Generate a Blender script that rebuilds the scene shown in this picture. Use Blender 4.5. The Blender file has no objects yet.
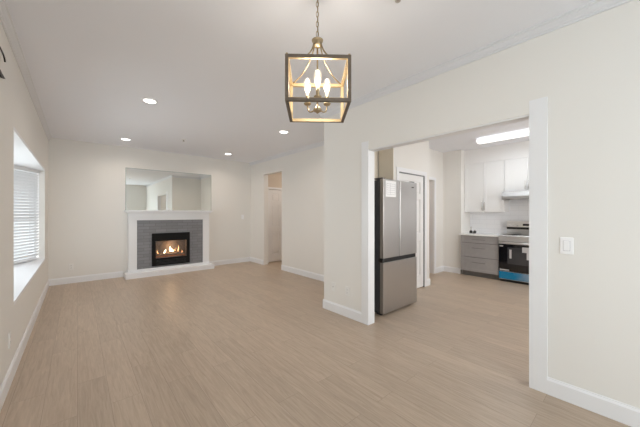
import bpy, bmesh, math, random
from mathutils import Vector, Matrix
random.seed(7)
S = bpy.context.scene
COL = S.collection
R = math.radians

# ------------------------------------------------------------------ camera, world, light, exposure
CAM_YAW = 41.04
cd = bpy.data.cameras.new('camera'); cam = bpy.data.objects.new('camera', cd); COL.objects.link(cam)
cam.location = (0, 0, 1.335); cam.rotation_euler = (R(90), 0, R(-CAM_YAW))
cd.sensor_fit = 'HORIZONTAL'; cd.sensor_width = 36; cd.lens = 15.67; cd.clip_start = 0.02
S.camera = cam

W = bpy.data.worlds.new('daylight'); S.world = W; W.use_nodes = True
nt = W.node_tree; bg = nt.nodes['Background']; bg.inputs[1].default_value = 2.3
# overcast daylight: bright towards the horizon, dimmer overhead, darker ground
tc = nt.nodes.new('ShaderNodeTexCoord'); sp = nt.nodes.new('ShaderNodeSeparateXYZ'); nt.links.new(tc.outputs['Generated'], sp.inputs[0])
ra = nt.nodes.new('ShaderNodeValToRGB'); mr = nt.nodes.new('ShaderNodeMapRange'); mr.inputs['From Min'].default_value = -1; nt.links.new(sp.outputs[2], mr.inputs['Value'])
ra.color_ramp.elements[0].position = 0.44; ra.color_ramp.elements[0].color = (0.42, 0.43, 0.42, 1)
ra.color_ramp.elements[1].position = 0.52; ra.color_ramp.elements[1].color = (0.95, 0.98, 1.0, 1)
e = ra.color_ramp.elements.new(1.0); e.color = (0.50, 0.60, 0.66, 1)
nt.links.new(mr.outputs[0], ra.inputs[0]); nt.links.new(ra.outputs[0], bg.inputs[0])

def area_light(name, loc, rot, sx, sy, power, color=(1, 1, 1), shape='RECTANGLE', parent=None, spread=180):
    l = bpy.data.lights.new(name, 'AREA'); l.shape = shape; l.size = sx
    if shape in ('RECTANGLE', 'ELLIPSE'): l.size_y = sy
    l.energy = power; l.color = color; l.spread = R(spread)
    o = bpy.data.objects.new(name, l); COL.objects.link(o); o.location = loc; o.rotation_euler = rot
    if parent: o.parent = parent
    return o
# daylight falling through the patio door in the left wall, behind the photographer
area_light('patio_daylight', (-0.56, -1.25, 1.1), (0, R(-110), 0), 1.9, 1.4, 3, (0.85, 0.94, 1.0))
# daylight falling through the middle window of the bay
area_light('bay_daylight', (-1.70, 4.94, 1.05), (0, R(-100), 0), 1.5, 2.4, 36, (0.88, 0.95, 1.0), spread=150)
# fill from an added window behind the photographer, tilted up for the ceiling
area_light('rear_fill', (0.7, -2.34, 1.45), (R(96), 0, 0), 1.5, 1.1, 58, (0.87, 0.95, 1.0))
# fill from an added, unseen window on the kitchen's near side
area_light('kitchen_fill', (4.5, -1.18, 1.5), (R(90), 0, 0), 2.0, 1.1, 53, (1.0, 0.95, 0.92))
DOWN_W, FLUO_W, BULB_W = 4.0, 10, 2.7

# added fill lights in the hallway and the passage, both out of view
area_light('hallway_fill', (4.6, 5.7, 2.70), (0, 0, 0), 0.3, 0.3, 9.5, (1.0, 0.92, 0.85), 'DISK')
area_light('passage_fill', (5.7, 3.65, 2.70), (0, 0, 0), 0.3, 0.3, 5, (1.0, 0.93, 0.86), 'DISK')

S.view_settings.view_transform = 'Standard'; S.view_settings.look = 'None'
S.view_settings.exposure = 0.20; S.view_settings.gamma = 1; S.view_settings.use_curve_mapping = False
S.cycles.max_bounces = 12; S.cycles.diffuse_bounces = 8; S.cycles.transparent_max_bounces = 16
S.cycles.caustics_reflective = False; S.cycles.caustics_refractive = False
S.cycles.use_denoising = True

# ------------------------------------------------------------------ materials
def mat(name, col, rough=0.5, metal=0.0, emit=None, estr=0, spec=0.5, bump=0, bscale=60, vary=0):
    m = bpy.data.materials.new(name); m.use_nodes = True
    nt = m.node_tree; b = nt.nodes['Principled BSDF']
    b.inputs['Base Color'].default_value = (*col, 1); b.inputs['Roughness'].default_value = rough
    b.inputs['Metallic'].default_value = metal; b.inputs['Specular IOR Level'].default_value = spec
    if emit:
        b.inputs['Emission Color'].default_value = (*emit, 1); b.inputs['Emission Strength'].default_value = estr
    if bump or vary:
        tc = nt.nodes.new('ShaderNodeTexCoord'); n = nt.nodes.new('ShaderNodeTexNoise')
        n.inputs['Scale'].default_value = bscale; n.inputs['Detail'].default_value = 3
        nt.links.new(tc.outputs['Object'], n.inputs['Vector'])
        if bump:
            bp = nt.nodes.new('ShaderNodeBump'); bp.inputs['Strength'].default_value = bump; bp.inputs['Distance'].default_value = 0.002
            nt.links.new(n.outputs['Fac'], bp.inputs['Height']); nt.links.new(bp.outputs['Normal'], b.inputs['Normal'])
        if vary:
            mx = nt.nodes.new('ShaderNodeMix'); mx.data_type = 'RGBA'
            mx.inputs[6].default_value = (*[c * (1 - vary) for c in col], 1); mx.inputs[7].default_value = (*[min(1, c * (1 + vary)) for c in col], 1)
            nt.links.new(n.outputs['Fac'], mx.inputs[0]); nt.links.new(mx.outputs[2], b.inputs['Base Color'])
    return m

def glass_mat(name, tint=(1, 1, 1), gloss=0.08, rough=0.0, glow=0):
    m = bpy.data.materials.new(name); m.use_nodes = True; nt = m.node_tree
    nt.nodes.remove(nt.nodes['Principled BSDF'])
    t = nt.nodes.new('ShaderNodeBsdfTransparent'); t.inputs[0].default_value = (*tint, 1)
    g = nt.nodes.new('ShaderNodeBsdfGlossy'); g.inputs['Roughness'].default_value = rough
    mx = nt.nodes.new('ShaderNodeMixShader'); mx.inputs[0].default_value = gloss
    nt.links.new(t.outputs[0], mx.inputs[1]); nt.links.new(g.outputs[0], mx.inputs[2])
    last = mx
    if glow:                                                    # lit lamp glass gives off a little light itself
        e = nt.nodes.new('ShaderNodeEmission'); e.inputs[0].default_value = (1, 0.86, 0.66, 1); e.inputs[1].default_value = glow
        last = nt.nodes.new('ShaderNodeAddShader'); nt.links.new(mx.outputs[0], last.inputs[0]); nt.links.new(e.outputs[0], last.inputs[1])
    nt.links.new(last.outputs[0], nt.nodes['Material Output'].inputs[0])
    return m

def floor_mat():
    m = bpy.data.materials.new('oak_plank_floor'); m.use_nodes = True; nt = m.node_tree; L = nt.links.new
    b = nt.nodes['Principled BSDF']; b.inputs['Roughness'].default_value = 0.38; b.inputs['Specular IOR Level'].default_value = 0.45
    tc = nt.nodes.new('ShaderNodeTexCoord')
    mp = nt.nodes.new('ShaderNodeMapping'); mp.inputs['Rotation'].default_value = (0, 0, R(90))
    L(tc.outputs['Object'], mp.inputs['Vector'])
    br = nt.nodes.new('ShaderNodeTexBrick'); br.offset = 0.37; br.offset_frequency = 2
    br.inputs['Color1'].default_value = (0.0, 0.0, 0.0, 1); br.inputs['Color2'].default_value = (1, 1, 1, 1)
    br.inputs['Mortar'].default_value = (0.5, 0.5, 0.5, 1)
    br.inputs['Scale'].default_value = 1; br.inputs['Mortar Size'].default_value = 0.0012; br.inputs['Mortar Smooth'].default_value = 0.3
    br.inputs['Brick Width'].default_value = 1.22; br.inputs['Row Height'].default_value = 0.178; br.inputs['Bias'].default_value = 0
    L(mp.outputs[0], br.inputs['Vector'])
    # grain: noise stretched along the plank, shifted per plank
    add = nt.nodes.new('ShaderNodeVectorMath'); add.operation = 'MULTIPLY_ADD'
    add.inputs[1].default_value = (7.0, 3.0, 5.0)
    L(br.outputs['Color'], add.inputs[0]); L(mp.outputs[0], add.inputs[2])
    m2 = nt.nodes.new('ShaderNodeMapping'); m2.inputs['Scale'].default_value = (3.4, 46, 1)
    L(add.outputs[0], m2.inputs['Vector'])
    n1 = nt.nodes.new('ShaderNodeTexNoise'); n1.inputs['Scale'].default_value = 1.0; n1.inputs['Detail'].default_value = 7; n1.inputs['Roughness'].default_value = 0.6; n1.inputs['Distortion'].default_value = 1.1
    L(m2.outputs[0], n1.inputs['Vector'])
    r1 = nt.nodes.new('ShaderNodeValToRGB')
    r1.color_ramp.elements[0].position = 0.3; r1.color_ramp.elements[0].color = (*FL_D, 1)
    r1.color_ramp.elements[1].position = 0.72; r1.color_ramp.elements[1].color = (*FL_L, 1)
    L(n1.outputs['Fac'], r1.inputs['Fac'])
    hs = nt.nodes.new('ShaderNodeHueSaturation')
    mr = nt.nodes.new('ShaderNodeMapRange'); mr.inputs['To Min'].default_value = 0.94; mr.inputs['To Max'].default_value = 1.05
    L(br.outputs['Color'], mr.inputs['Value']); L(mr.outputs[0], hs.inputs['Value']); L(r1.outputs[0], hs.inputs['Color'])
    mx = nt.nodes.new('ShaderNodeMix'); mx.data_type = 'RGBA'; mx.inputs[7].default_value = (0.16, 0.11, 0.075, 1)
    ml = nt.nodes.new('ShaderNodeMath'); ml.operation = 'MULTIPLY'; ml.inputs[1].default_value = 0.55
    L(br.outputs['Fac'], ml.inputs[0]); L(ml.outputs[0], mx.inputs[0]); L(hs.outputs[0], mx.inputs[6])
    L(mx.outputs[2], b.inputs['Base Color'])
    bp = nt.nodes.new('ShaderNodeBump'); bp.inputs['Strength'].default_value = 0.12; bp.inputs['Distance'].default_value = 0.001
    L(n1.outputs['Fac'], bp.inputs['Height']); L(bp.outputs[0], b.inputs['Normal'])
    return m
FL_D, FL_L = (0.40, 0.308, 0.228), (0.54, 0.43, 0.33)

def brick_mat(name, c1, c2, mortar, bw, rh, ms, rough, axes, spec=0.5):
    """tile material; axes: which object axes run along and up the wall"""
    m = bpy.data.materials.new(name); m.use_nodes = True; nt = m.node_tree; L = nt.links.new
    b = nt.nodes['Principled BSDF']; b.inputs['Roughness'].default_value = rough; b.inputs['Specular IOR Level'].default_value = spec
    tc = nt.nodes.new('ShaderNodeTexCoord'); sp = nt.nodes.new('ShaderNodeSeparateXYZ'); cb = nt.nodes.new('ShaderNodeCombineXYZ')
    L(tc.outputs['Object'], sp.inputs[0]); L(sp.outputs[axes[0]], cb.inputs[0]); L(sp.outputs[axes[1]], cb.inputs[1])
    br = nt.nodes.new('ShaderNodeTexBrick'); br.inputs['Scale'].default_value = 1
    br.inputs['Color1'].default_value = (*c1, 1); br.inputs['Color2'].default_value = (*c2, 1); br.inputs['Mortar'].default_value = (*mortar, 1)
    br.inputs['Mortar Size'].default_value = ms; br.inputs['Brick Width'].default_value = bw; br.inputs['Row Height'].default_value = rh
    L(cb.outputs[0], br.inputs['Vector']); L(br.outputs['Color'], b.inputs['Base Color'])
    bp = nt.nodes.new('ShaderNodeBump'); bp.invert = True; bp.inputs['Strength'].default_value = 0.4; bp.inputs['Distance'].default_value = 0.002
    L(br.outputs['Fac'], bp.inputs['Height']); L(bp.outputs[0], b.inputs['Normal'])
    return m

def steel_mat(name, col, rough, axis_scale):
    m = mat(name, col, rough, 1.0); nt = m.node_tree; b = nt.nodes['Principled BSDF']; L = nt.links.new
    tc = nt.nodes.new('ShaderNodeTexCoord'); mp = nt.nodes.new('ShaderNodeMapping'); mp.inputs['Scale'].default_value = axis_scale
    n = nt.nodes.new('ShaderNodeTexNoise'); n.inputs['Scale'].default_value = 6; n.inputs['Detail'].default_value = 4
    L(tc.outputs['Object'], mp.inputs[0]); L(mp.outputs[0], n.inputs['Vector'])
    mr = nt.nodes.new('ShaderNodeMapRange'); mr.inputs['To Min'].default_value = rough - 0.03; mr.inputs['To Max'].default_value = rough + 0.04
    L(n.outputs['Fac'], mr.inputs['Value']); L(mr.outputs[0], b.inputs['Roughness'])
    return m

def film_mat():
    m = mat('blue_protective_film', (0.02, 0.25, 0.5), 0.2); nt = m.node_tree; b = nt.nodes['Principled BSDF']; L = nt.links.new
    tc = nt.nodes.new('ShaderNodeTexCoord'); n = nt.nodes.new('ShaderNodeTexNoise'); n.inputs['Scale'].default_value = 6.0; n.inputs['Detail'].default_value = 2
    L(tc.outputs['Object'], n.inputs['Vector'])
    sp = nt.nodes.new('ShaderNodeSeparateXYZ'); L(tc.outputs['Object'], sp.inputs[0])
    ma = nt.nodes.new('ShaderNodeMath'); ma.operation = 'MULTIPLY_ADD'; ma.inputs[1].default_value = -1.5; ma.inputs[2].default_value = 0.28
    L(sp.outputs[1], ma.inputs[0])
    mb = nt.nodes.new('ShaderNodeMath'); mb.operation = 'MULTIPLY_ADD'; mb.inputs[1].default_value = 0.5; L(n.outputs['Fac'], mb.inputs[0]); L(ma.outputs[0], mb.inputs[2])
    r = nt.nodes.new('ShaderNodeValToRGB')
    r.color_ramp.elements[0].position = 0.35; r.color_ramp.elements[0].color = (0.004, 0.20, 0.40, 1)
    r.color_ramp.elements[1].position = 0.95; r.color_ramp.elements[1].color = (0.36, 0.40, 0.42, 1)
    L(mb.outputs[0], r.inputs[0]); L(r.outputs[0], b.inputs['Base Color'])
    return m

def blind_mat():
    m = bpy.data.materials.new('white_blind_vinyl'); m.use_nodes = True; nt = m.node_tree; L = nt.links.new
    b = nt.nodes['Principled BSDF']; b.inputs['Base Color'].default_value = (0.86, 0.87, 0.88, 1); b.inputs['Roughness'].default_value = 0.4
    t = nt.nodes.new('ShaderNodeBsdfTranslucent'); t.inputs[0].default_value = (0.85, 0.88, 0.92, 1)
    mx = nt.nodes.new('ShaderNodeMixShader'); mx.inputs[0].default_value = 0.14
    L(b.outputs[0], mx.inputs[1]); L(t.outputs[0], mx.inputs[2]); L(mx.outputs[0], nt.nodes['Material Output'].inputs[0])
    return m

M = dict(
    wall=mat('cream_wall_paint', (0.805, 0.787, 0.752), 0.6, spec=0.3, bump=0.05, bscale=250),
    beige=mat('beige_back_wall', (0.62, 0.535, 0.44), 0.6, spec=0.3),  # even beige, deeper than the cream walls
    alcove=mat('pale_beige_wall', (0.80, 0.735, 0.63), 0.6, spec=0.3),  # even pale beige, a little warmer than the cream walls
    crown=mat('soft_white_crown_paint', (0.74, 0.745, 0.765), 0.5),
    ceil=mat('white_ceiling_paint', (0.86, 0.872, 0.915), 0.75, spec=0.2, bump=0.08, bscale=180),
    trim=mat('white_trim_paint', (0.83, 0.835, 0.85), 0.35),
    floor=floor_mat(),
    door=mat('white_door_paint', (0.82, 0.815, 0.81), 0.4),
    cab=mat('white_cabinet_paint', (0.85, 0.85, 0.845), 0.35),
    grey=mat('grey_cabinet_laminate', (0.365, 0.355, 0.355), 0.45, vary=0.08, bscale=14),
    carcass=mat('dark_grey_laminate', (0.16, 0.15, 0.145), 0.5),
    gap=mat('dark_grey_strip', (0.20, 0.20, 0.21), 0.6),
    pull=mat('dull_grey_metal', (0.25, 0.24, 0.235), 0.45, 0.8),
    hood=steel_mat('satin_hood_steel', (0.44, 0.43, 0.42), 0.52, (1, 1, 40)),
    plate2=mat('cream_plate_plastic', (0.82, 0.81, 0.785), 0.45),
    toe=mat('dark_toe_kick', (0.17, 0.165, 0.16), 0.6),
    counter=mat('white_quartz', (0.91, 0.91, 0.91), 0.2, vary=0.02, bscale=20),
    splash=brick_mat('white_backsplash_tile', (0.88, 0.89, 0.92), (0.90, 0.91, 0.93), (0.76, 0.77, 0.80), 0.30, 0.10, 0.002, 0.22, (1, 2)),
    tile=brick_mat('grey_fireplace_tile', (0.20, 0.20, 0.213), (0.24, 0.24, 0.255), (0.15, 0.15, 0.157), 0.22, 0.066, 0.004, 0.3, (0, 2)),
    steel=steel_mat('brushed_stainless_steel', (0.53, 0.52, 0.51), 0.30, (220, 220, 1.5)),
    steel_h=steel_mat('brushed_stainless_horizontal', (0.82, 0.81, 0.80), 0.30, (1, 1, 40)),
    nickel=mat('brushed_nickel', (0.55, 0.53, 0.50), 0.35, 1.0),
    darkside=mat('charcoal_fridge_side', (0.045, 0.045, 0.05), 0.45),
    black=mat('black_plastic', (0.012, 0.012, 0.013), 0.4),
    blackmetal=mat('black_painted_metal', (0.006, 0.006, 0.006), 0.6, spec=0.2),
    blackglass=mat('black_oven_glass', (0.006, 0.006, 0.008), 0.06, spec=0.7),
    ovenwin=mat('oven_window_glass', (0.05, 0.05, 0.055), 0.16, spec=0.8),  # base grey raised to stand in for the glass reflection
    sticker=mat('translucent_sticker', (0.55, 0.55, 0.56), 0.5),
    paper=mat('white_paper', (0.85, 0.85, 0.85), 0.7),
    ink=mat('grey_ink', (0.42, 0.42, 0.45), 0.7),
    film=film_mat(),
    mirror=mat('mirror_silvering', (0.90, 0.925, 0.90), 0.0, 1.0),
    mirroredge=mat('green_glass_edge', (0.33, 0.42, 0.37), 0.15, 0.3),
    brass=mat('antique_brass', (0.42, 0.33, 0.21), 0.36, 0.85, vary=0.12, bscale=40),
    gold=mat('bulb_lit_gold', (0.72, 0.55, 0.32), 0.42, 0.7),  # bulb light on the inner bar faces, put into the colour
    frame=mat('weathered_bronze_frame', (0.15, 0.118, 0.09), 0.5, 0.45, vary=0.2, bscale=30),
    ivory=mat('ivory_candle_sleeve', (0.55, 0.48, 0.38), 0.5),
    glass=glass_mat('clear_glass', (0.97, 0.98, 0.98), 0.07),
    bulbglass=glass_mat('bulb_glass', (0.94, 0.92, 0.88), 0.20, glow=0.25),
    fireglass=glass_mat('fireplace_glass', (0.85, 0.85, 0.85), 0.05),
    filament=mat('glowing_filament', (1, 0.8, 0.5), 0.5, emit=(1, 0.80, 0.52), estr=6),
    lamp=mat('lit_diffuser', (1, 1, 1), 0.5, emit=(1, 0.98, 0.94), estr=7),
    fluo=mat('lit_acrylic_lens', (1, 1, 1), 0.4, emit=(0.97, 0.985, 1), estr=1.3),
    hoodlamp=mat('lit_hood_lamp', (1, 1, 1), 0.4, emit=(1, 0.97, 0.9), estr=1.0),
    flame=mat('gas_flame', (1, 0.5, 0.2), 0.5, emit=(1, 0.50, 0.20), estr=5),
    flamecore=mat('gas_flame_core', (1, 0.8, 0.5), 0.5, emit=(1, 0.80, 0.50), estr=8),
    ember=mat('glowing_embers', (0.08, 0.05, 0.04), 0.9, emit=(1, 0.30, 0.10), estr=0.25, vary=0.9, bscale=45),
    log=mat('ceramic_log', (0.32, 0.24, 0.19), 0.9, bump=0.8, bscale=25, vary=0.5),
    firebox=mat('firebox_panel', (0.14, 0.12, 0.115), 0.8, vary=0.3, bscale=12),
    plate=mat('white_plate_plastic', (0.93, 0.93, 0.94), 0.35),
    slot=mat('dark_slot', (0.05, 0.05, 0.05), 0.6),
    blind=blind_mat(),
    iron=mat('dark_iron', (0.035, 0.028, 0.025), 0.55, 0.3),
    cupdark=mat('dark_ceramic', (0.03, 0.03, 0.03), 0.3),
    display=mat('black_display', (0.015, 0.012, 0.014), 0.15),
)

# ------------------------------------------------------------------ mesh builder
class MB:
    def __init__(self): self.bm = bmesh.new()
    def box(self, x0, x1, y0, y1, z0, z1, bev=0.0, rot=None):
        r = bmesh.ops.create_cube(self.bm, size=1.0); vs = r['verts']
        for v in vs:
            v.co = Vector(((x0 + x1) / 2 + v.co.x * abs(x1 - x0), (y0 + y1) / 2 + v.co.y * abs(y1 - y0), (z0 + z1) / 2 + v.co.z * abs(z1 - z0)))
        if rot is not None:
            c = Vector(((x0 + x1) / 2, (y0 + y1) / 2, (z0 + z1) / 2))
            for v in vs: v.co = c + rot @ (v.co - c)
        if bev:
            es = list({e for v in vs for e in v.link_edges})
            bmesh.ops.bevel(self.bm, geom=es, offset=bev, segments=2, profile=0.5, affect='EDGES')
        return self
    def prism(self, pts, z0, z1, axes='xy'):
        """extrude a polygon; axes names the polygon's plane, z0..z1 run along the third axis"""
        def P(a, b, c):
            return {'xy': (a, b, c), 'xz': (a, c, b), 'yz': (c, a, b)}[axes]
        lo = [self.bm.verts.new(P(a, b, z0)) for a, b in pts]; hi = [self.bm.verts.new(P(a, b, z1)) for a, b in pts]
        n = len(pts)
        self.bm.faces.new(lo[::-1]); self.bm.faces.new(hi)
        for i in range(n): self.bm.faces.new((lo[i], lo[(i + 1) % n], hi[(i + 1) % n], hi[i]))
        return self
    def tube(self, pts, rad, n=10, closed=False):
        pts = [Vector(p) for p in pts]; k = len(pts)
        rads = rad if isinstance(rad, (list, tuple)) else [rad] * k
        rings = []; up = Vector((0, 0, 1)); prev = None
        for i, p in enumerate(pts):
            if closed: t = pts[(i + 1) % k] - pts[i - 1]
            else: t = pts[min(i + 1, k - 1)] - pts[max(i - 1, 0)]
            t.normalize()
            if prev is None:
                a = t.cross(up)
                if a.length < 1e-3: a = t.cross(Vector((1, 0, 0)))
            else:
                a = prev - t * prev.dot(t)
                if a.length < 1e-4: a = t.cross(up)
            a.normalize(); prev = a; b = t.cross(a)
            rings.append([self.bm.verts.new(p + (a * math.cos(2 * math.pi * j / n) + b * math.sin(2 * math.pi * j / n)) * rads[i]) for j in range(n)])
        m = k if closed else k - 1
        for i in range(m):
            A, B = rings[i], rings[(i + 1) % k]
            for j in range(n):
                f = self.bm.faces.new((A[j], A[(j + 1) % n], B[(j + 1) % n], B[j])); f.smooth = True
        if not closed:
            self.bm.faces.new(rings[0][::-1]); self.bm.faces.new(rings[-1])
        return self
    def cyl(self, p0, p1, r, n=20): return self.tube([p0, p1], r, n)
    def lathe(self, prof, c=(0, 0, 0), n=24, axis='z'):
        """revolve (radius, height) pairs about an axis through c"""
        rings = []
        for r, h in prof:
            ring = []
            for j in range(n):
                a = 2 * math.pi * j / n; x, y = r * math.cos(a), r * math.sin(a)
                v = {'z': (x, y, h), 'y': (x, h, y), 'x': (h, x, y)}[axis]
                ring.append(self.bm.verts.new(Vector(c) + Vector(v)))
            rings.append(ring)
        for A, B in zip(rings, rings[1:]):
            for j in range(n):
                f = self.bm.faces.new((A[j], A[(j + 1) % n], B[(j + 1) % n], B[j])); f.smooth = True
        self.bm.faces.new(rings[0][::-1]); self.bm.faces.new(rings[-1])
        return self
    def build(self, name, m, parent=None, local=False, loc=None):
        """one mesh object; geometry is given in world coordinates unless local is set"""
        bmesh.ops.remove_doubles(self.bm, verts=self.bm.verts, dist=1e-6)
        bmesh.ops.recalc_face_normals(self.bm, faces=self.bm.faces)
        base = Vector((0, 0, 0))
        if not local:
            if parent is not None:
                q = parent
                while q is not None: base += q.location; q = q.parent
            elif loc is not None: base = Vector(loc)
            for v in self.bm.verts: v.co -= base
        me = bpy.data.meshes.new(name); self.bm.to_mesh(me); self.bm.free(); me.materials.append(M[m])
        o = bpy.data.objects.new(name, me); COL.objects.link(o)
        if parent is not None: o.parent = parent
        elif loc is not None: o.location = loc
        return o

def tag(o, label, cat, group=None):
    o['label'] = label; o['category'] = cat
    if group: o['group'] = group
    return o
def thing(name, loc, label, cat, group=None, rz=0):
    o = bpy.data.objects.new(name, None); o.empty_display_size = 0.1; COL.objects.link(o)
    o.location = loc; o.rotation_euler = (0, 0, R(rz)); return tag(o, label, cat, group)
def struct(o, label=None):
    o['kind'] = 'structure'
    if label: o['label'] = label
    return o
def copy_tree(o, parent=None):
    c = o.copy(); COL.objects.link(c)
    if parent is not None: c.parent = parent
    for ch in o.children: copy_tree(ch, c)
    return c

WT = 2.735                                                      # kitchen side of the dining wall
CH = 2.744                                                     # ceiling height
XL, XR, XB, YB = -0.405, 2.63, 3.65, 7.15                      # left wall, dining/kitchen wall, far right wall, fireplace wall

# ------------------------------------------------------------------ the shell
struct(MB().box(-0.475, 7.05, -2.3, 7.25, -0.1, 0).build('floor', 'floor'), 'light oak plank floor running the length of the room')
struct(MB().box(-0.475, 7.05, -2.3, 7.25, CH, CH + 0.1).build('ceiling', 'ceil'), 'flat white ceiling')

BY0, BY1, BZ0, BZ1 = 3.46, 6.42, 0.59, 2.035                    # bay window opening
PY0, PY1, PZ1 = -1.95, -0.55, 2.05                              # patio door opening
w = MB()
xa, xb = XL - 0.07, XL
w.box(xa, xb, -2.2, PY0, 0, CH).box(xa, xb, PY0, PY1, PZ1, CH).box(xa, xb, PY1, BY0, 0, CH)
w.box(xa, xb, BY0, BY1, 0, BZ0).box(xa, xb, BY0, BY1, BZ1, CH).box(xa, xb, BY1, YB, 0, CH)
struct(w.build('wall_left', 'wall'), 'cream wall with the bay window')
struct(MB().box(-0.475, 3.78, YB, YB + 0.1, 0, CH).build('wall_fireplace', 'wall'), 'cream end wall behind the fireplace')
RW = (-0.1, 1.5, 0.85, 2.05)
w = MB().box(-0.475, RW[0], -2.3, -2.2, 0, CH).box(RW[1], WT, -2.3, -2.2, 0, CH).box(RW[0], RW[1], -2.3, -2.2, 0, RW[2]).box(RW[0], RW[1], -2.3, -2.2, RW[3], CH)
struct(w.build('wall_behind_camera', 'wall'))

OY0, OY1, OZ = 0.548, 2.142, 2.100                               # wide kitchen opening
w = MB().box(XR, WT, -2.2, OY0, 0, CH).box(XR, WT, OY0, OY1, OZ, CH).box(XR, WT, OY1, 2.935, 0, CH)
struct(w.build('wall_right', 'wall'), 'cream wall with the wide cased opening to the kitchen')
DY0, DY1, DZ = 5.575, 6.42, 2.345                                # hallway opening
w = MB().box(XB, 3.78, 2.935, DY0, 0, CH).box(XB, 3.78, DY0, DY1, DZ, CH).box(XB, 3.78, DY1, YB, 0, CH)
struct(w.build('wall_far_right', 'wall'), 'cream wall with the plain opening to the hallway')
struct(MB().box(WT, 3.78, 2.885, 2.935, 0, CH).build('wall_return', 'wall'))
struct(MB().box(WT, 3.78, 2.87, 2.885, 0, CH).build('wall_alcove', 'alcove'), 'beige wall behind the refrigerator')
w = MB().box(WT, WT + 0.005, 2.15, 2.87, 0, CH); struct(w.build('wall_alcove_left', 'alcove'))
# kitchen
KY = 2.58; D2X0, D2X1, D2Z = 3.945, 4.765, 2.02
w = MB().box(3.80, D2X0, KY, KY + 0.12, 0, CH).box(D2X0, D2X1, KY, KY + 0.12, D2Z, CH).box(D2X1, 4.95, KY, KY + 0.12, 0, CH)
w.box(3.80, 3.90, KY + 0.12, 2.87, 0, CH).box(4.83, 4.95, KY + 0.12, 3.0, 0, CH)
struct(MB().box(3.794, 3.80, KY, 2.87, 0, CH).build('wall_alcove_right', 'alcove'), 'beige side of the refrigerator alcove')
struct(w.build('wall_pantry', 'wall'), 'short white wall holding the pantry door')
w = MB().box(3.80, 5.15, 3.0, 3.1, 0, CH).box(5.15, 5.98, 3.0, 3.1, 2.07, CH).box(5.98, 6.5, 3.0, 3.1, 0, CH)
struct(w.build('wall_kitchen_far', 'wall'), 'kitchen wall with a narrow passage beyond the pantry')
w = MB().box(6.4, 6.5, 2.6, 3.0, 0, CH).box(6.5, 7.0, 2.6, 2.7, 0, CH)
struct(w.build('wall_kitchen_corner', 'wall'), 'short wall beside the grey drawers')
struct(MB().box(6.9, 7.0, -1.0, 2.6, 0, CH).build('wall_kitchen_right', 'splash'), 'pale tiled wall behind the range')
KW = (3.4, 5.6, 0.95, 2.05)
w = MB().box(WT, KW[0], -1.1, -1.0, 0, CH).box(KW[1], 7.0, -1.1, -1.0, 0, CH).box(KW[0], KW[1], -1.1, -1.0, 0, KW[2]).box(KW[0], KW[1], -1.1, -1.0, KW[3], CH)
struct(w.build('wall_kitchen_near', 'wall'))
struct(MB().box(6.575, 6.9, -1.0, 2.6, 2.43, CH).build('wall_soffit', 'cab'), 'white soffit above the upper cabinets')
# passage beyond the kitchen and hallway beyond the far right wall
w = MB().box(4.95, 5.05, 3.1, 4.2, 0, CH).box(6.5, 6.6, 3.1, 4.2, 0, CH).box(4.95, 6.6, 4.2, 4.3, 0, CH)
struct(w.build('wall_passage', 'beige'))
HY = 6.6; D1X0, D1X1, D1Z = 3.90, 4.66, 1.995
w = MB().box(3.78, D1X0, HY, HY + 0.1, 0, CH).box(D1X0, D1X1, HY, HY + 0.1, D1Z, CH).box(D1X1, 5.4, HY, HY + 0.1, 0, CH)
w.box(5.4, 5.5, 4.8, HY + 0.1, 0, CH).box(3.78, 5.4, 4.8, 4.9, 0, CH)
w.box(D1X0 - 0.05, D1X1 + 0.05, HY + 0.1, HY + 0.14, 0, D1Z + 0.05)  # added backing board, keeps sky light from leaking under the door
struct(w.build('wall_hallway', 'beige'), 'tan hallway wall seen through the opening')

# ------------------------------------------------------------------ baseboards, crown, casings
BH, BT = 0.125, 0.014
def base_run(w, axis, c, a, b, side):
    """baseboard run with a chamfered top; axis 'y' runs along y at x=c; side is the room side (+1/-1)"""
    s = side; prof = [(c, 0), (c + s * BT, 0), (c + s * BT, BH - 0.02), (c + s * BT * 0.45, BH - 0.006), (c + s * BT * 0.45, BH), (c, BH)]
    if axis == 'y': w.prism(prof, a, b, 'xz')
    else: w.prism(prof, a, b, 'yz')
    return w
struct(base_run(base_run(MB(), 'y', XL, PY1 + 0.07, YB, 1), 'y', XL, -2.2, PY0 - 0.07, 1).build('baseboard_left', 'trim'))
struct(base_run(base_run(MB(), 'x', YB, XL, 0.72, -1), 'x', YB, 2.51, XB, -1).build('baseboard_fireplace', 'trim'))
w = base_run(base_run(MB(), 'y', XR, -2.2, 0.450, -1), 'y', XR, 2.235, 2.949, -1)
base_run(w, 'x', 2.935, XR, XB, 1)
struct(w.build('baseboard_right', 'trim'))
struct(base_run(base_run(MB(), 'y', XB, 2.935, DY0, -1), 'y', XB, DY1, YB, -1).build('baseboard_far_right', 'trim'))
w = base_run(MB(), 'x', KY, 4.835, 4.964, -1); base_run(w, 'y', 4.95, KY, 3.0, 1); base_run(w, 'x', 3.0, 6.04, 6.4, -1); base_run(w, 'y', 6.4, 2.6, 3.0, -1)
struct(w.build('baseboard_kitchen', 'trim'))
struct(base_run(MB(), 'x', HY, 3.78, 3.84, -1).build('baseboard_hallway', 'trim'))

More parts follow.
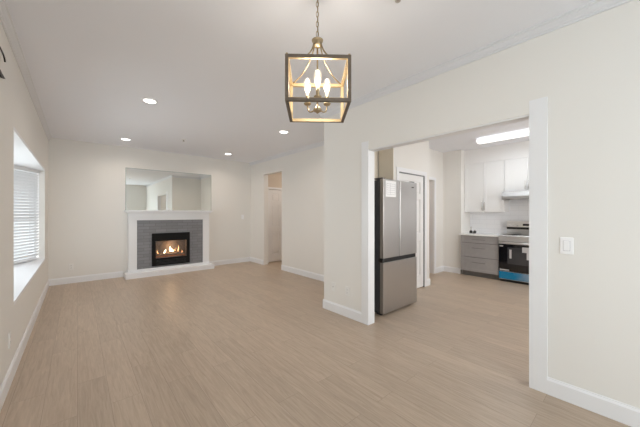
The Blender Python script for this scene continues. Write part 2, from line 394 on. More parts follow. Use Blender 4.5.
def crown(w, axis, c, a, b, s):
    p = [(c, CH - 0.072), (c + s * 0.010, CH - 0.072), (c + s * 0.011, CH - 0.058), (c + s * 0.018, CH - 0.054), (c + s * 0.020, CH - 0.042), (c + s * 0.036, CH - 0.024),
         (c + s * 0.037, CH - 0.012), (c + s * 0.046, CH - 0.009), (c + s * 0.047, CH), (c, CH)]
    w.prism(p, a, b, 'xz' if axis == 'y' else 'yz'); return w
struct(crown(MB(), 'y', XL, -2.2, YB, 1).build('trim_1', 'crown'), 'crown moulding along the left wall')
struct(crown(crown(MB(), 'y', XR, -2.2, 2.985, -1), 'x', 2.935, XR, XB, 1).build('trim_2', 'crown'), 'crown moulding along the kitchen opening wall')
struct(crown(MB(), 'y', XB, 2.935, YB, -1).build('trim_3', 'crown'), 'crown moulding along the far right wall')
# flat casing and jamb lining of the kitchen opening
w = MB().box(XR - 0.014, XR, 0.450, OY0 + 0.012, 0, OZ + 0.100, 0.001).box(XR - 0.014, XR, OY1 - 0.012, 2.235, 0, OZ + 0.100, 0.001)
w.box(XR, WT, OY0, OY0 + 0.012, 0, OZ).box(XR, WT, OY1 - 0.012, OY1, 0, OZ).box(XR, WT, OY0 + 0.012, OY1 - 0.012, OZ - 0.012, OZ)
struct(w.build('trim_4', 'trim'), 'wide flat white casing boards and jamb lining of the kitchen opening')
struct(MB().box(XR - 0.010, XR, OY0 + 0.012, OY1 - 0.012, OZ, OZ + 0.094).build('trim_12', 'wall'), 'wall coloured head board over the kitchen opening')
# pantry door casing, passage casing, hallway door casing
w = MB().box(D2X0 - 0.07, D2X0, KY - 0.012, KY, 0, D2Z + 0.07, 0.002).box(D2X1, D2X1 + 0.07, KY - 0.012, KY, 0, D2Z + 0.07, 0.002).box(D2X0, D2X1, KY - 0.012, KY, D2Z, D2Z + 0.07, 0.002)
struct(w.build('trim_5', 'trim'), 'white casing of the pantry door')
w = MB().box(D2X1 - 0.022, D2X1, KY - 0.004, KY + 0.03, 0, D2Z).box(D2X0, D2X1 - 0.022, KY - 0.004, KY + 0.03, D2Z - 0.018, D2Z)
struct(w.build('trim_11', 'gap'), 'dark grey strip along the top and right of the pantry door')  # plain dark grey strip edging the door
w = MB().box(5.98, 6.04, 2.988, 3.0, 0, 2.13).box(5.09, 5.15, 2.988, 3.0, 0, 2.13).box(5.15, 5.98, 2.988, 3.0, 2.07, 2.13)
w.box(5.965, 5.98, 3.0, 3.1, 0, 2.07)
struct(w.build('trim_6', 'trim'), 'casing of the narrow passage')
w = MB().box(D1X0 - 0.055, D1X0, HY - 0.012, HY, 0, D1Z + 0.055, 0.002).box(D1X1, D1X1 + 0.055, HY - 0.012, HY, 0, D1Z + 0.055, 0.002).box(D1X0, D1X1, HY - 0.012, HY, D1Z, D1Z + 0.055, 0.002)
struct(w.build('trim_7', 'door'), 'casing of the hallway door')

# ------------------------------------------------------------------ doors
def panel_door(name, x0, x1, y, z0, z1, label, knob_x):
    """six-panel door facing -y, front plane at y"""
    wd, t = x1 - x0, 0.036
    w = MB().box(x0, x1, y + 0.014, y + t, z0, z1)
    st, mid = 0.11, 0.10
    w.box(x0, x0 + st, y, y + 0.014, z0, z1, 0.0015).box(x1 - st, x1, y, y + 0.014, z0, z1, 0.0015)
    xm = (x0 + x1) / 2
    h = z1 - z0; rails = [(z0, z0 + 0.22), (z0 + h * 0.42, z0 + h * 0.42 + 0.14), (z0 + h * 0.79, z0 + h * 0.79 + 0.10), (z1 - 0.11, z1)]
    for a, b in rails: w.box(x0 + st, x1 - st, y, y + 0.014, a, b, 0.0015)
    for (a0, a1), (b0, b1) in zip(rails, rails[1:]):
        w.box(xm - mid / 2, xm + mid / 2, y, y + 0.014, a1, b0, 0.0015)
        for p0, p1 in ((x0 + st, xm - mid / 2), (xm + mid / 2, x1 - st)):
            w.box(p0 + 0.024, p1 - 0.024, y + 0.003, y + 0.015, a1 + 0.024, b0 - 0.024, 0.006)
    d = struct(w.build(name, 'door', loc=((x0 + x1) / 2, y, z0)), label)
    k = MB().lathe([(0.030, 0), (0.030, -0.006), (0.012, -0.008), (0.011, -0.035), (0.024, -0.042), (0.028, -0.055), (0.020, -0.066), (0.002, -0.069)], (knob_x, y, 1.0), 20, 'y')
    k.build('door_knob', 'nickel', d)['label'] = 'brushed nickel door knob'
    return d
panel_door('door_1', D1X0 + 0.004, D1X1 - 0.004, HY + 0.01, 0.012, D1Z - 0.004, 'white six panel hallway door seen through the far opening', 4.33 + 0.26)
panel_door('door_2', D2X0 + 0.006, D2X1 - 0.024, KY + 0.004, 0.015, D2Z - 0.020, 'white panel pantry door behind the refrigerator', D2X0 + 0.08)

# ------------------------------------------------------------------ bay window and patio door
P = [(-0.475, 3.455), (-0.79, 4.10), (-0.79, 5.77), (-0.475, 6.425)]
out = [(XL, 3.46), (XL, 6.42)]
def board(z0, z1):
    pts = [(XL + 0.002, BY0), (-0.475, BY0)] + [(-0.475, 3.40), (-0.93, 4.06), (-0.93, 5.81), (-0.475, 6.48)] + [(-0.475, BY1), (XL + 0.002, BY1)]
    return MB().prism(pts, z0, z1, 'xy')
struct(board(BZ0 - 0.03, BZ0 + 0.002).build('trim_8', 'trim'), 'deep white sill of the bay window')
struct(board(BZ1 - 0.002, BZ1 + 0.03).build('trim_9', 'trim'), 'white soffit over the bay window')
def facet(i, a, b, label, blind_label):
    dx, dy = b[0] - a[0], b[1] - a[1]; Ln = math.hypot(dx, dy); rz = math.atan2(dy, dx)
    w = MB(); h0, h1 = BZ0 + 0.002, BZ1 - 0.002; f = 0.05
    w.box(0, f, 0.03, 0.10, h0, h1).box(Ln - f, Ln, 0.03, 0.10, h0, h1).box(f, Ln - f, 0.03, 0.10, h0, h0 + f).box(f, Ln - f, 0.03, 0.10, h1 - f, h1)
    zm = (h0 + h1) / 2 - 0.05; w.box(f, Ln - f, 0.04, 0.09, zm - 0.022, zm + 0.022)
    fr = w.build('window_%d' % i, 'trim', local=True); fr.location = (a[0], a[1], 0); fr.rotation_euler = (0, 0, rz); struct(fr, label)
    MB().box(f, Ln - f, 0.062, 0.068, h0 + f, h1 - f).build('pane', 'glass', fr, local=True)
    if not blind_label: return
    bl = thing('window_blind', (a[0], a[1], 0), blind_label, 'window blind', None, math.degrees(rz))
    m = 0.012
    MB().box(m, Ln - m, -0.032, 0.022, h1 - 0.055, h1 - 0.001, 0.003).build('headrail', 'blind', bl, local=True)
    sl = MB(); z = h1 - 0.085; q = Matrix.Rotation(R(-52), 3, 'X')
    while z > h0 + 0.06:
        sl.box(m, Ln - m, -0.030, 0.020, z - 0.0015, z + 0.0015, rot=q); z -= 0.0455
    sl.build('slats', 'blind', bl, local=True)
    MB().box(m, Ln - m, -0.030, 0.020, h0 + 0.012, h0 + 0.032, 0.003).build('bottom_rail', 'blind', bl, local=True)
    for u in (0.12, Ln - 0.12):
        MB().box(u - 0.001, u + 0.001, -0.034, -0.032, h0 + 0.03, h1 - 0.05).build('ladder_cord', 'blind', bl, local=True)
    MB().cyl((Ln - 0.07, -0.04, h1 - 0.06), (Ln - 0.07, -0.04, h1 - 0.70), 0.004, 8).build('tilt_wand', 'blind', bl, local=True)
facet(1, P[0], P[1], 'near window of the bay', None)
facet(2, P[1], P[2], 'middle window of the bay', None)
facet(3, P[2], P[3], 'far angled window of the bay', 'white horizontal slat blind in the bay window of the left wall')
w = MB()
for x, y in P[1:3]: w.box(x - 0.07, x + 0.005, y - 0.03, y + 0.03, BZ0, BZ1)
struct(w.build('trim_10', 'trim'), 'mullion posts of the bay')
struct(MB().box(-1.75, -0.95, 2.9, 7.0, 2.10, 2.22).build('sky_blocker', 'trim'), 'added slab outside the bay window, blocking high sky light')  # unseen slab added to keep high sky light off the bay sill
# patio door, behind the photographer
w = MB(); pm = (PY0 + PY1) / 2
for a, b in ((PY0, PY0 + 0.06), (pm - 0.03, pm + 0.03), (PY1 - 0.06, PY1)): w.box(-0.475, -0.42, a, b, 0, PZ1)
w.box(-0.475, -0.42, PY0, PY1, 0, 0.07).box(-0.475, -0.42, PY0, PY1, PZ1 - 0.07, PZ1)
pd = struct(w.build('door_3', 'trim', loc=(-0.45, pm, 0)), 'glazed patio door')
MB().box(-0.45, -0.445, PY0 + 0.06, pm - 0.03, 0.07, PZ1 - 0.07).build('pane', 'glass', pd)
MB().box(-0.45, -0.445, pm + 0.03, PY1 - 0.06, 0.07, PZ1 - 0.07).build('pane', 'glass', pd)
w = MB(); f = 0.05
w.box(KW[0], KW[0] + f, -1.09, -1.01, KW[2], KW[3]).box(KW[1] - f, KW[1], -1.09, -1.01, KW[2], KW[3]).box(KW[0] + f, KW[1] - f, -1.09, -1.01, KW[2], KW[2] + f).box(KW[0] + f, KW[1] - f, -1.09, -1.01, KW[3] - f, KW[3])
kw = struct(w.build('window_4', 'trim', loc=(4.5, -1.05, KW[2])), 'added unseen kitchen window for the fill light')  # opening added on the unseen side to go with the kitchen fill
MB().box(KW[0] + f, KW[1] - f, -1.053, -1.047, KW[2] + f, KW[3] - f).build('pane', 'glass', kw)

w = MB()
w.box(RW[0], RW[0] + f, -2.29, -2.21, RW[2], RW[3]).box(RW[1] - f, RW[1], -2.29, -2.21, RW[2], RW[3]).box(RW[0] + f, RW[1] - f, -2.29, -2.21, RW[2], RW[2] + f).box(RW[0] + f, RW[1] - f, -2.29, -2.21, RW[3] - f, RW[3])
rw = struct(w.build('window_5', 'trim', loc=(0.7, -2.25, RW[2])), 'added unseen window behind the photographer for the fill light')  # opening added out of view to go with the rear fill
MB().box(RW[0] + f, RW[1] - f, -2.253, -2.247, RW[2] + f, RW[3] - f).build('pane', 'glass', rw)

# ------------------------------------------------------------------ fireplace
FX0, FX1 = 0.80, 2.44
fp = thing('fireplace', (1.62, 6.95, 0), 'white mantel fireplace with grey tiles around a burning black gas fire', 'fireplace')
w = MB().box(0.73, 2.505, 6.78, YB - 0.001, 0, 0.10, 0.004)
w.build('hearth', 'trim', fp)
MB().box(FX0 - 0.015, FX1 + 0.015, 6.94, YB - 0.001, 0.10, 0.15, 0.003).build('plinth', 'trim', fp)
for a in (FX0, 2.295):
    w = MB().box(a, a + 0.145, 6.955, YB - 0.001, 0.15, 1.19, 0.003)
    w.build('pilaster', 'trim', fp)
MB().box(FX0, FX1, 6.955, YB - 0.001, 1.19, 1.345, 0.003).build('frieze', 'trim', fp)
w = MB().box(0.765, 2.475, 6.90, YB - 0.001, 1.345, 1.372, 0.006)
w.box(0.735, 2.495, 6.87, YB - 0.001, 1.372, 1.405, 0.004)
w.build('mantel_shelf', 'trim', fp)
IX0, IX1, IZ0, IZ1 = 1.22, 1.995, 0.185, 0.90
w = MB().box(FX0 + 0.145, IX0, 6.98, YB - 0.001, 0.15, 1.19).box(IX1, 2.295, 6.98, YB - 0.001, 0.15, 1.19)
w.box(IX0, IX1, 6.98, YB - 0.001, IZ1, 1.19).box(IX0, IX1, 6.98, YB - 0.001, 0.15, IZ0)
w.build('tile_facing', 'tile', fp)['label'] = 'charcoal grey tiles in thin courses'

GX0, GX1, GZ0, GZ1 = 1.29, 1.93, 0.345, 0.725
w = MB().box(IX0 + .001, GX0, 6.955, 6.985, IZ0, IZ1, 0.003).box(GX1, IX1 - .001, 6.955, 6.985, IZ0, IZ1, 0.003)
w.box(GX0, GX1, 6.955, 6.985, IZ0, GZ0, 0.003).box(GX0, GX1, 6.955, 6.985, GZ1, IZ1, 0.003)
gf = w.build('gas_insert', 'blackmetal', fp); gf['label'] = 'black framed gas fire behind glass'
w = MB()
for i in range(4): w.box(GX0 + 0.02, GX1 - 0.02, 6.948, 6.957, IZ0 + 0.03 + i * 0.028, IZ0 + 0.040 + i * 0.028)
w.build('louvre', 'black', gf)
w = MB().box(GX0 - 0.02, GX1 + 0.02, 7.135, 7.148, GZ0 - 0.02, GZ1 + 0.02).box(GX0 - 0.02, GX0, 6.985, 7.135, GZ0 - 0.02, GZ1 + 0.02).box(GX1, GX1 + 0.02, 6.985, 7.135, GZ0 - 0.02, GZ1 + 0.02)
w.box(GX0, GX1, 6.985, 7.135, GZ0 - 0.02, GZ0 + 0.012).box(GX0, GX1, 6.985, 7.135, GZ1, GZ1 + 0.02)
w.build('firebox', 'firebox', gf)
MB().box(GX0, GX1, 6.972, 6.975, GZ0, GZ1).build('glass_panel', 'fireglass', gf)
w = MB()
for i in range(70):
    x = random.uniform(GX0 + 0.03, GX1 - 0.03); y = random.uniform(7.0, 7.12); r = random.uniform(0.010, 0.020)
    bmesh.ops.create_icosphere(w.bm, subdivisions=1, radius=r, matrix=Matrix.Translation((x, y, GZ0 + 0.018 + random.uniform(0, 0.014))))
e = w.build('ember_bed', 'ember', gf); e['kind'] = 'stuff'
for p0, p1, r in (((1.34, 7.03, .405), (1.58, 7.06, .425), .026), ((1.52, 7.02, .41), (1.80, 7.05, .43), .028), ((1.70, 7.06, .42), (1.90, 7.03, .395), .024),
                  ((1.46, 7.09, .445), (1.76, 7.08, .475), .024), ((1.38, 7.10, .42), (1.47, 7.04, .50), .016), ((1.78, 7.1, .43), (1.70, 7.04, .52), .015)):
    p0, p1 = Vector(p0), Vector(p1); pts = []; rr = []
    for k in range(9):
        t = k / 8; pts.append(p0.lerp(p1, t) + Vector((0, random.uniform(-.004, .004), random.uniform(-.005, .005)))); rr.append(r * random.uniform(0.88, 1.08))
    MB().tube(pts, rr, 10).build('log', 'log', gf)
def flame(x, y, z, h, r, lean, m):
    pts = []; rr = []
    for k in range(10):
        t = k / 9; pts.append((x + lean * t * t + 0.008 * math.sin(5 * t + x * 20), y, z + h * t)); rr.append(max(0.0015, r * (math.sin(math.pi * min(1, t * 0.86 + 0.14)) ** 0.9) * (1 - 0.35 * t)))
    MB().tube(pts, rr, 10).build('flame', m, gf)
flame(1.355, 7.07, .43, .09, .007, -.018, 'flame'); flame(1.485, 7.06, .43, .10, .016, .025, 'flamecore'); flame(1.60, 7.07, .465, .12, .022, .012, 'flamecore')
flame(1.65, 7.06, .46, .065, .022, -.012, 'flamecore'); flame(1.71, 7.075, .46, .075, .013, .012, 'flame'); flame(1.775, 7.07, .45, .14, .009, -.004, 'flame'); flame(1.42, 7.08, .42, .04, .008, .01, 'flame'); flame(1.85, 7.08, .42, .05, .006, .01, 'flame')
fl = bpy.data.lights.new('fire_glow', 'POINT'); fl.energy = 2.2; fl.color = (1, 0.55, 0.25); fl.shadow_soft_size = 0.05
flo = bpy.data.objects.new('fire_glow', fl); COL.objects.link(flo); flo.location = (1.61, 7.02, 0.62)

mr = thing('wall_mirror', (1.66, YB - 0.008, 1.406), 'wide frameless mirror standing on the white mantel', 'mirror')
MB().box(0.772, 2.55, YB - 0.016, YB - 0.002, 1.409, 2.300).build('mirror_glass', 'mirror', mr)
w = MB(); e = 0.006
w.box(0.766, 0.772, YB - 0.017, YB - 0.002, 1.406, 2.306).box(2.55, 2.556, YB - 0.017, YB - 0.002, 1.406, 2.306).box(0.772, 2.55, YB - 0.017, YB - 0.002, 2.300, 2.306).box(0.772, 2.55, YB - 0.017, YB - 0.002, 1.406, 1.409)
w.build('polished_edge', 'mirroredge', mr)

# ------------------------------------------------------------------ refrigerator
FXA, FXB, FY0, FY1, FZ = 2.966, 3.782, 2.166, 2.84, 1.786
fr = thing('refrigerator', (3.35, 2.5, 0), 'stainless french door refrigerator with a bottom freezer drawer in the alcove', 'refrigerator')
FD = 0.075                                                    # door thickness
w = MB().box(FXA, FXB, FY0 + FD + 0.012, FY1, 0.032, FZ - 0.012, 0.004)
w.build('body', 'darkside', fr)
for x in (FXA + 0.06, FXB - 0.06):
    for y in (FY0 + 0.13, FY1 - 0.06): MB().cyl((x, y, 0), (x, y, 0.04), 0.022, 14).build('foot', 'black', fr)
MB().box(FXA + 0.02, FXB - 0.02, FY0 + 0.05, FY0 + 0.10, 0.006, 0.03).build('toe_grille', 'black', fr)
xs = 3.34
def fridge_door(name, x0, x1, z0, z1, lab):
    d = MB().box(x0, x1, FY0, FY0 + 0.055, z0, z1, 0.005).build(name, 'steel', fr)
    MB().box(x0 + 0.004, x1 - 0.004, FY0 + 0.055, FY0 + FD + 0.010, z0 + 0.004, z1 - 0.004).build('door_liner', 'darkside', d)
    if lab: d['label'] = lab
    return d
dl = fridge_door('door', FXA, xs - 0.006, 0.752, FZ, 'left stainless door with a white sheet stuck on')
dr = fridge_door('door', xs + 0.006, FXB, 0.752, FZ, 'right stainless door')
fz = fridge_door('freezer_drawer', FXA, FXB, 0.034, 0.695, 'wide stainless freezer drawer')
MB().box(xs - 0.0058, xs + 0.0058, FY0 + 0.007, FY0 + 0.05, 0.757, FZ - 0.01).build('door_gap_strip', 'black', fr)
MB().box(FXA + 0.006, FXB - 0.006, FY0 + 0.018, FY0 + 0.08, 0.696, 0.751).build('drawer_grip_recess', 'black', fr)
for x in (FXA + 0.05, FXB - 0.05):
    MB().box(x - 0.035, x + 0.035, FY0 + 0.03, FY0 + 0.16, FZ - 0.001, FZ + 0.018, 0.004).build('hinge_cover', 'darkside', fr)
pp = MB().box(3.015, 3.245, FY0 - 0.0015, FY0, 1.555, 1.765).build('paper_sheet', 'paper', dl)
pp['label'] = 'white printed sheet stuck on the left door'
w = MB()
for i in range(6): w.box(3.035, 3.225, FY0 - 0.0022, FY0 - 0.0015, 1.585 + i * 0.028, 1.588 + i * 0.028)
for x in (3.035, 3.115, 3.223): w.box(x, x + 0.003, FY0 - 0.0022, FY0 - 0.0015, 1.585, 1.728)
w.build('printed_lines', 'ink', pp)
w = MB(); x = 3.640
for k in range(7):                                              # tiny maker's badge: unreadable strokes
    w.box(x, x + 0.006, FY0 - 0.0015, FY0, 1.705, 1.718); x += 0.0085
w.build('badge', 'slot', dr)

# ------------------------------------------------------------------ kitchen run
CX, UX, KB = 6.32, 6.575, 6.9                                   # base cabinet front, upper cabinet front, tiled wall
CY0, CY1 = 1.845, 2.575
bc = thing('base_cabinet', (6.6, 2.2, 0), 'grey base cabinet with three drawers left of the range', 'cabinet')
MB().box(CX + 0.022, KB - 0.001, CY0, CY1, 0.10, 0.865).build('body', 'carcass', bc)
MB().box(CX + 0.07, KB - 0.001, CY0, CY1, 0, 0.10).build('toe_kick', 'toe', bc)
for z0, z1 in ((0.715, 0.858), (0.413, 0.703), (0.108, 0.401)):
    a, b = CY0 + 0.003, CY1 - 0.003; rl = 0.05 if z1 - z0 > 0.2 else 0.035
    w = MB().box(CX + 0.008, CX + 0.021, a, b, z0, z1)
    w.box(CX, CX + 0.008, a, a + 0.06, z0, z1, 0.001).box(CX, CX + 0.008, b - 0.06, b, z0, z1, 0.001).box(CX, CX + 0.008, a + 0.06, b - 0.06, z0, z0 + rl, 0.001).box(CX, CX + 0.008, a + 0.06, b - 0.06, z1 - rl, z1, 0.001)
    d = w.build('drawer', 'grey', bc)
    ym = (a + b) / 2; zh = (z0 + z1) / 2 + (0 if z1 - z0 < .2 else 0.05)
    w = MB().tube([(CX - 0.028, ym - 0.13, zh), (CX - 0.028, ym + 0.13, zh)], 0.005, 10).cyl((CX - 0.028, ym - 0.10, zh), (CX + 0.010, ym - 0.10, zh), 0.004, 8).cyl((CX - 0.028, ym + 0.10, zh), (CX + 0.010, ym + 0.10, zh), 0.004, 8)
    w.build('handle', 'pull', d)
ct = MB().box(CX - 0.02, KB - 0.001, CY0, CY1 + 0.02, 0.866, 0.90, 0.003).build('countertop', 'counter', loc=(6.6, 2.2, 0.866))
tag(ct, 'white quartz worktop over the grey drawers', 'countertop')

def shaker(w, x, a, b, z0, z1, st=0.058):
    w.box(x + 0.007, x + 0.019, a, b, z0, z1)
    w.box(x, x + 0.007, a, a + st, z0, z1, 0.001).box(x, x + 0.007, b - st, b, z0, z1, 0.001).box(x, x + 0.007, a + st, b - st, z0, z0 + st, 0.001).box(x, x + 0.007, a + st, b - st, z1 - st, z1, 0.001)
    return w
def upper(name, label, y0, y1, z0, z1, hl):
    t = thing(name, (6.75, (y0 + y1) / 2, z0), label, 'cabinet', 'white upper cabinets')
    MB().box(UX + 0.021, KB - 0.001, y0, y1, z0, z1).build('body', 'cab', t)
    ym = (y0 + y1) / 2
    for a, b, hy in ((ym + 0.002, y1 - 0.003, ym + 0.03), (y0 + 0.003, ym - 0.002, ym - 0.03)):
        d = shaker(MB(), UX, a, b, z0 + 0.002, z1 - 0.004).build('door', 'cab', t)
        w = MB().tube([(UX - 0.026, hy, z0 + 0.045), (UX - 0.026, hy, z0 + 0.045 + hl)], 0.005, 10)
        w.cyl((UX - 0.026, hy, z0 + 0.065), (UX + 0.008, hy, z0 + 0.065), 0.004, 8).cyl((UX - 0.026, hy, z0 + 0.025 + hl), (UX + 0.008, hy, z0 + 0.025 + hl), 0.004, 8)
        w.build('handle', 'nickel', d)
    return t
upper('upper_cabinet', 'tall white double door wall cabinet above the white worktop', 1.822, 2.595, 1.365, 2.429, 0.17)
upper('upper_cabinet', 'shorter white wall cabinet directly over the range hood', 1.05, 1.819, 1.765, 2.429, 0.17)

hd = thing('range_hood', (6.65, 1.43, 1.62), 'slim stainless range hood under the short white cabinet', 'range hood')
w = MB().prism([(KB - 0.001, 1.64), (6.40, 1.64), (6.40, 1.675), (6.44, 1.764), (KB - 0.001, 1.764)], 1.052, 1.818, 'xz')
w.build('body', 'hood', hd)
w = MB().box(6.40, KB - 0.001, 1.052, 1.075, 1.615, 1.64).box(6.40, KB - 0.001, 1.795, 1.818, 1.615, 1.64).box(6.40, 6.425, 1.075, 1.795, 1.615, 1.64)
w.build('lip', 'hood', hd)
MB().box(6.50, 6.86, 1.10, 1.77, 1.628, 1.639).build('grease_filter', 'nickel', hd)
MB().box(6.43, 6.48, 1.50, 1.60, 1.625, 1.639).build('lamp_lens', 'hoodlamp', hd)

# ------------------------------------------------------------------ range
RY0, RY1, RX = 1.065, 1.838, 6.285
rg = thing('kitchen_range', (6.6, 1.45, 0), 'stainless kitchen range with black oven door and blue film along its base', 'range')
MB().box(RX + 0.05, KB - 0.02, RY0, RY1, 0.05, 0.895).build('body', 'steel_h', rg)
MB().box(RX + 0.06, KB - 0.06, RY0 + 0.01, RY1 - 0.01, 0, 0.05).build('toe_kick', 'black', rg)
MB().box(RX + 0.01, KB - 0.10, RY0, RY1, 0.895, 0.912, 0.003).build('cooktop', 'blackglass', rg)
MB().prism([(RX + 0.05, 0.80), (RX + 0.004, 0.80), (RX, 0.805), (RX, 0.902), (RX + 0.010, 0.912), (RX + 0.05, 0.912)], RY0, RY1, 'xz').build('front_rail', 'steel_h', rg)
for x, y in ((6.45, 1.27), (6.45, 1.64), (6.68, 1.27), (6.68, 1.64)):
    MB().lathe([(0.085, 0.9121), (0.085, 0.9135), (0.002, 0.9136)], (x, y, 0), 28).build('burner_ring', 'slot', rg)
od = MB().box(RX, RX + 0.048, RY0 + 0.003, RY1 - 0.003, 0.215, 0.787, 0.004).build('oven_door', 'blackglass', rg)
MB().box(RX - 0.001, RX, RY0 + 0.12, RY1 - 0.15, 0.36, 0.68).build('oven_window', 'ovenwin', od)
MB().box(RX - 0.004, RX, RY0 + 0.005, RY1 - 0.005, 0.742, 0.785).build('door_band', 'steel_h', od)
w = MB().tube([(RX - 0.045, RY0 + 0.04, 0.765), (RX - 0.045, RY1 - 0.04, 0.765)], 0.012, 14)
for y in (RY0 + 0.07, RY1 - 0.07): w.cyl((RX - 0.045, y, 0.765), (RX, y, 0.765), 0.010, 10)
w.build('handle', 'steel_h', od)
for y0, y1, z0, z1, nm in ((1.62, 1.655, 0.47, 0.64, 'tall white sticker'), (1.27, 1.45, 0.60, 0.70, 'white instruction sheet'), (1.76, 1.82, 0.69, 0.715, 'small white corner sticker'), (1.66, 1.82, 0.225, 0.25, 'narrow white strip'), (1.33, 1.38, 0.47, 0.60, 'pale paper tab')):
    MB().box(RX - 0.0025, RX - 0.001, y0, y1, z0, z1).build('sticker', 'sticker', od)['label'] = nm
dw = MB().box(RX + 0.004, RX + 0.048, RY0 + 0.003, RY1 - 0.003, 0.055, 0.208, 0.004).build('storage_drawer', 'steel_h', rg)
MB().box(RX + 0.001, RX + 0.004, RY0 + 0.006, RY1 - 0.006, 0.062, 0.205).build('protective_film', 'film', dw)['label'] = 'blue peeling protective film'
bgp = MB().prism([(KB - 0.02, 0.895), (6.80, 0.895), (6.795, 1.01), (6.81, 1.025), (6.80, 1.045), (6.82, 1.165), (6.835, 1.175), (KB - 0.02, 1.175)], RY0, RY1, 'xz').build('backguard', 'steel_h', rg)
MB().box(6.795, 6.812, RY0 + 0.004, RY1 - 0.004, 1.012, 1.056).build('vent_slot', 'black', bgp)
MB().box(6.802, 6.816, RY0 + 0.06, 1.56, 1.085, 1.125, 0.002).build('display', 'display', bgp)
for y in (1.79, 1.72, 1.65):
    MB().lathe([(0.022, 0.0), (0.022, -0.004), (0.018, -0.006), (0.017, -0.024), (0.002, -0.026)], (6.812, y, 1.10), 18, 'x').build('knob', 'steel_h', bgp)

# two little shakers on the worktop
def shaker_pot(x, y, h, label):
    t = thing('spice_shaker', (x, y, 0.90), label, 'shaker', 'shakers on the white worktop')
    MB().lathe([(0.026, 0.9), (0.034, 0.906), (0.034, 0.938), (0.026, 0.952), (0.012, 0.960)], (x, y, 0), 18).build('pot', 'cupdark', t)
    MB().lathe([(0.012, 0.958), (0.013, 0.97), (0.012, 0.958 + h), (0.002, 0.96 + h)], (x, y, 0), 12).build('stem', 'nickel', t)
shaker_pot(6.62, 2.475, 0.085, 'small dark shaker with a thin upright stem, nearest the wall corner')
shaker_pot(6.60, 2.39, 0.02, 'small squat dark shaker, second from the wall corner')

# kitchen ceiling fixture
kf = thing('kitchen_ceiling_light', (5.74, 1.42, CH - 0.085), 'long lit fluorescent wraparound light on the kitchen ceiling', 'ceiling light')
MB().box(5.68, 5.80, 0.80, 2.03, CH - 0.03, CH - 0.001, 0.003).build('housing', 'plate', kf)
w = MB().prism([(5.645, CH - 0.028), (5.655, CH - 0.065), (5.68, CH - 0.082), (5.80, CH - 0.082), (5.825, CH - 0.065), (5.835, CH - 0.028)], 0.82, 2.01, 'xz'); w.build('lens', 'fluo', kf)
for y in (0.805, 2.01): MB().prism([(5.64, CH - 0.026), (5.65, CH - 0.068), (5.678, CH - 0.086), (5.802, CH - 0.086), (5.83, CH - 0.068), (5.84, CH - 0.026)], y, y + 0.015, 'xz').build('end_cap', 'plate', kf)
area_light('kitchen_fluorescent_glow', (5.74, 1.42, CH - 0.095), (0, 0, 0), 0.16, 1.15, FLUO_W, (0.86, 0.94, 1.0))

# ------------------------------------------------------------------ recessed lights and sprinklers
def downlight(x, y, label):
    t = thing('recessed_light', (x, y, CH - 0.012), label, 'recessed light', 'recessed ceiling lights')
    MB().lathe([(0.068, CH - 0.0005), (0.090, CH - 0.0005), (0.088, CH - 0.006), (0.070, CH - 0.010), (0.066, CH - 0.006), (0.066, CH - 0.0005)], (x, y, 0), 32).build('trim_ring', 'plate', t)
    MB().lathe([(0.001, CH - 0.0060), (0.066, CH - 0.0062), (0.066, CH - 0.0015), (0.001, CH - 0.0012)], (x, y, 0), 32).build('lens', 'lamp', t)
    area_light('downlight_glow', (x, y, CH - 0.014), (0, 0, 0), 0.13, 0.13, DOWN_W, (1.0, 0.87, 0.76), 'DISK', spread=150)
downlight(0.68, 4.02, 'lit recessed light in the ceiling nearest the bay window and camera')
downlight(0.69, 6.40, 'lit recessed light above the left end of the mantel mirror')
downlight(2.68, 6.38, 'lit recessed light above the right end of the mantel mirror')
downlight(2.68, 4.03, 'lit recessed light in the ceiling nearest the corner of the kitchen wall')
def sprinkler(x, y, label):
    t = thing('fire_sprinkler', (x, y, CH - 0.03), label, 'sprinkler', 'ceiling fire sprinklers')
    MB().lathe([(0.042, CH - 0.0005), (0.040, CH - 0.006), (0.020, CH - 0.012), (0.012, CH - 0.012)], (x, y, 0), 24).build('escutcheon', 'plate', t)
    MB().lathe([(0.011, CH - 0.012), (0.009, CH - 0.030), (0.018, CH - 0.032), (0.018, CH - 0.035), (0.003, CH - 0.037)], (x, y, 0), 16).build('head', 'nickel', t)
sprinkler(1.525, 5.71, 'small sprinkler head in the ceiling between the far recessed lights')
sprinkler(1.563, 1.028, 'sprinkler head in the ceiling right of the lantern, at the top edge')

# ------------------------------------------------------------------ lantern pendant
LX, LY, LZ0 = 1.133, 1.326, 1.965
la = thing('lantern_pendant', (LX, LY, LZ0), 'square bronze lantern pendant with three bulbs hanging on a chain', 'pendant light', rz=-CAM_YAW + 2.0)
s, b, H = 0.176, 0.0098, 0.262
w = MB()
for z in (b, H - b):
    for q in (-1, 1):
        w.box(-s - b, s + b, q * s - b, q * s + b, z - b, z + b, 0.0015); w.box(q * s - b, q * s + b, -s + b, s - b, z - b, z + b, 0.0015)
for qx in (-1, 1):
    for qy in (-1, 1): w.box(qx * s - b, qx * s + b, qy * s - b, qy * s + b, 2 * b, H - 2 * b, 0.0015)
cage = w.build('cage', 'frame', la, local=True)
w = MB(); k = 0.0012; g = s - b  # thin inner strips, coloured gold as if lit by the bulbs
for z0 in (0.0005, H - 2 * b + 0.0005):
    z1 = z0 + 2 * b - 0.001
    for q in (-1, 1):
        w.box(-g, g, q * g - k, q * g, z0, z1) if q > 0 else w.box(-g, g, q * g, q * g + k, z0, z1)
        w.box(q * g - k, q * g, -g, g, z0, z1) if q > 0 else w.box(q * g, q * g + k, -g, g, z0, z1)
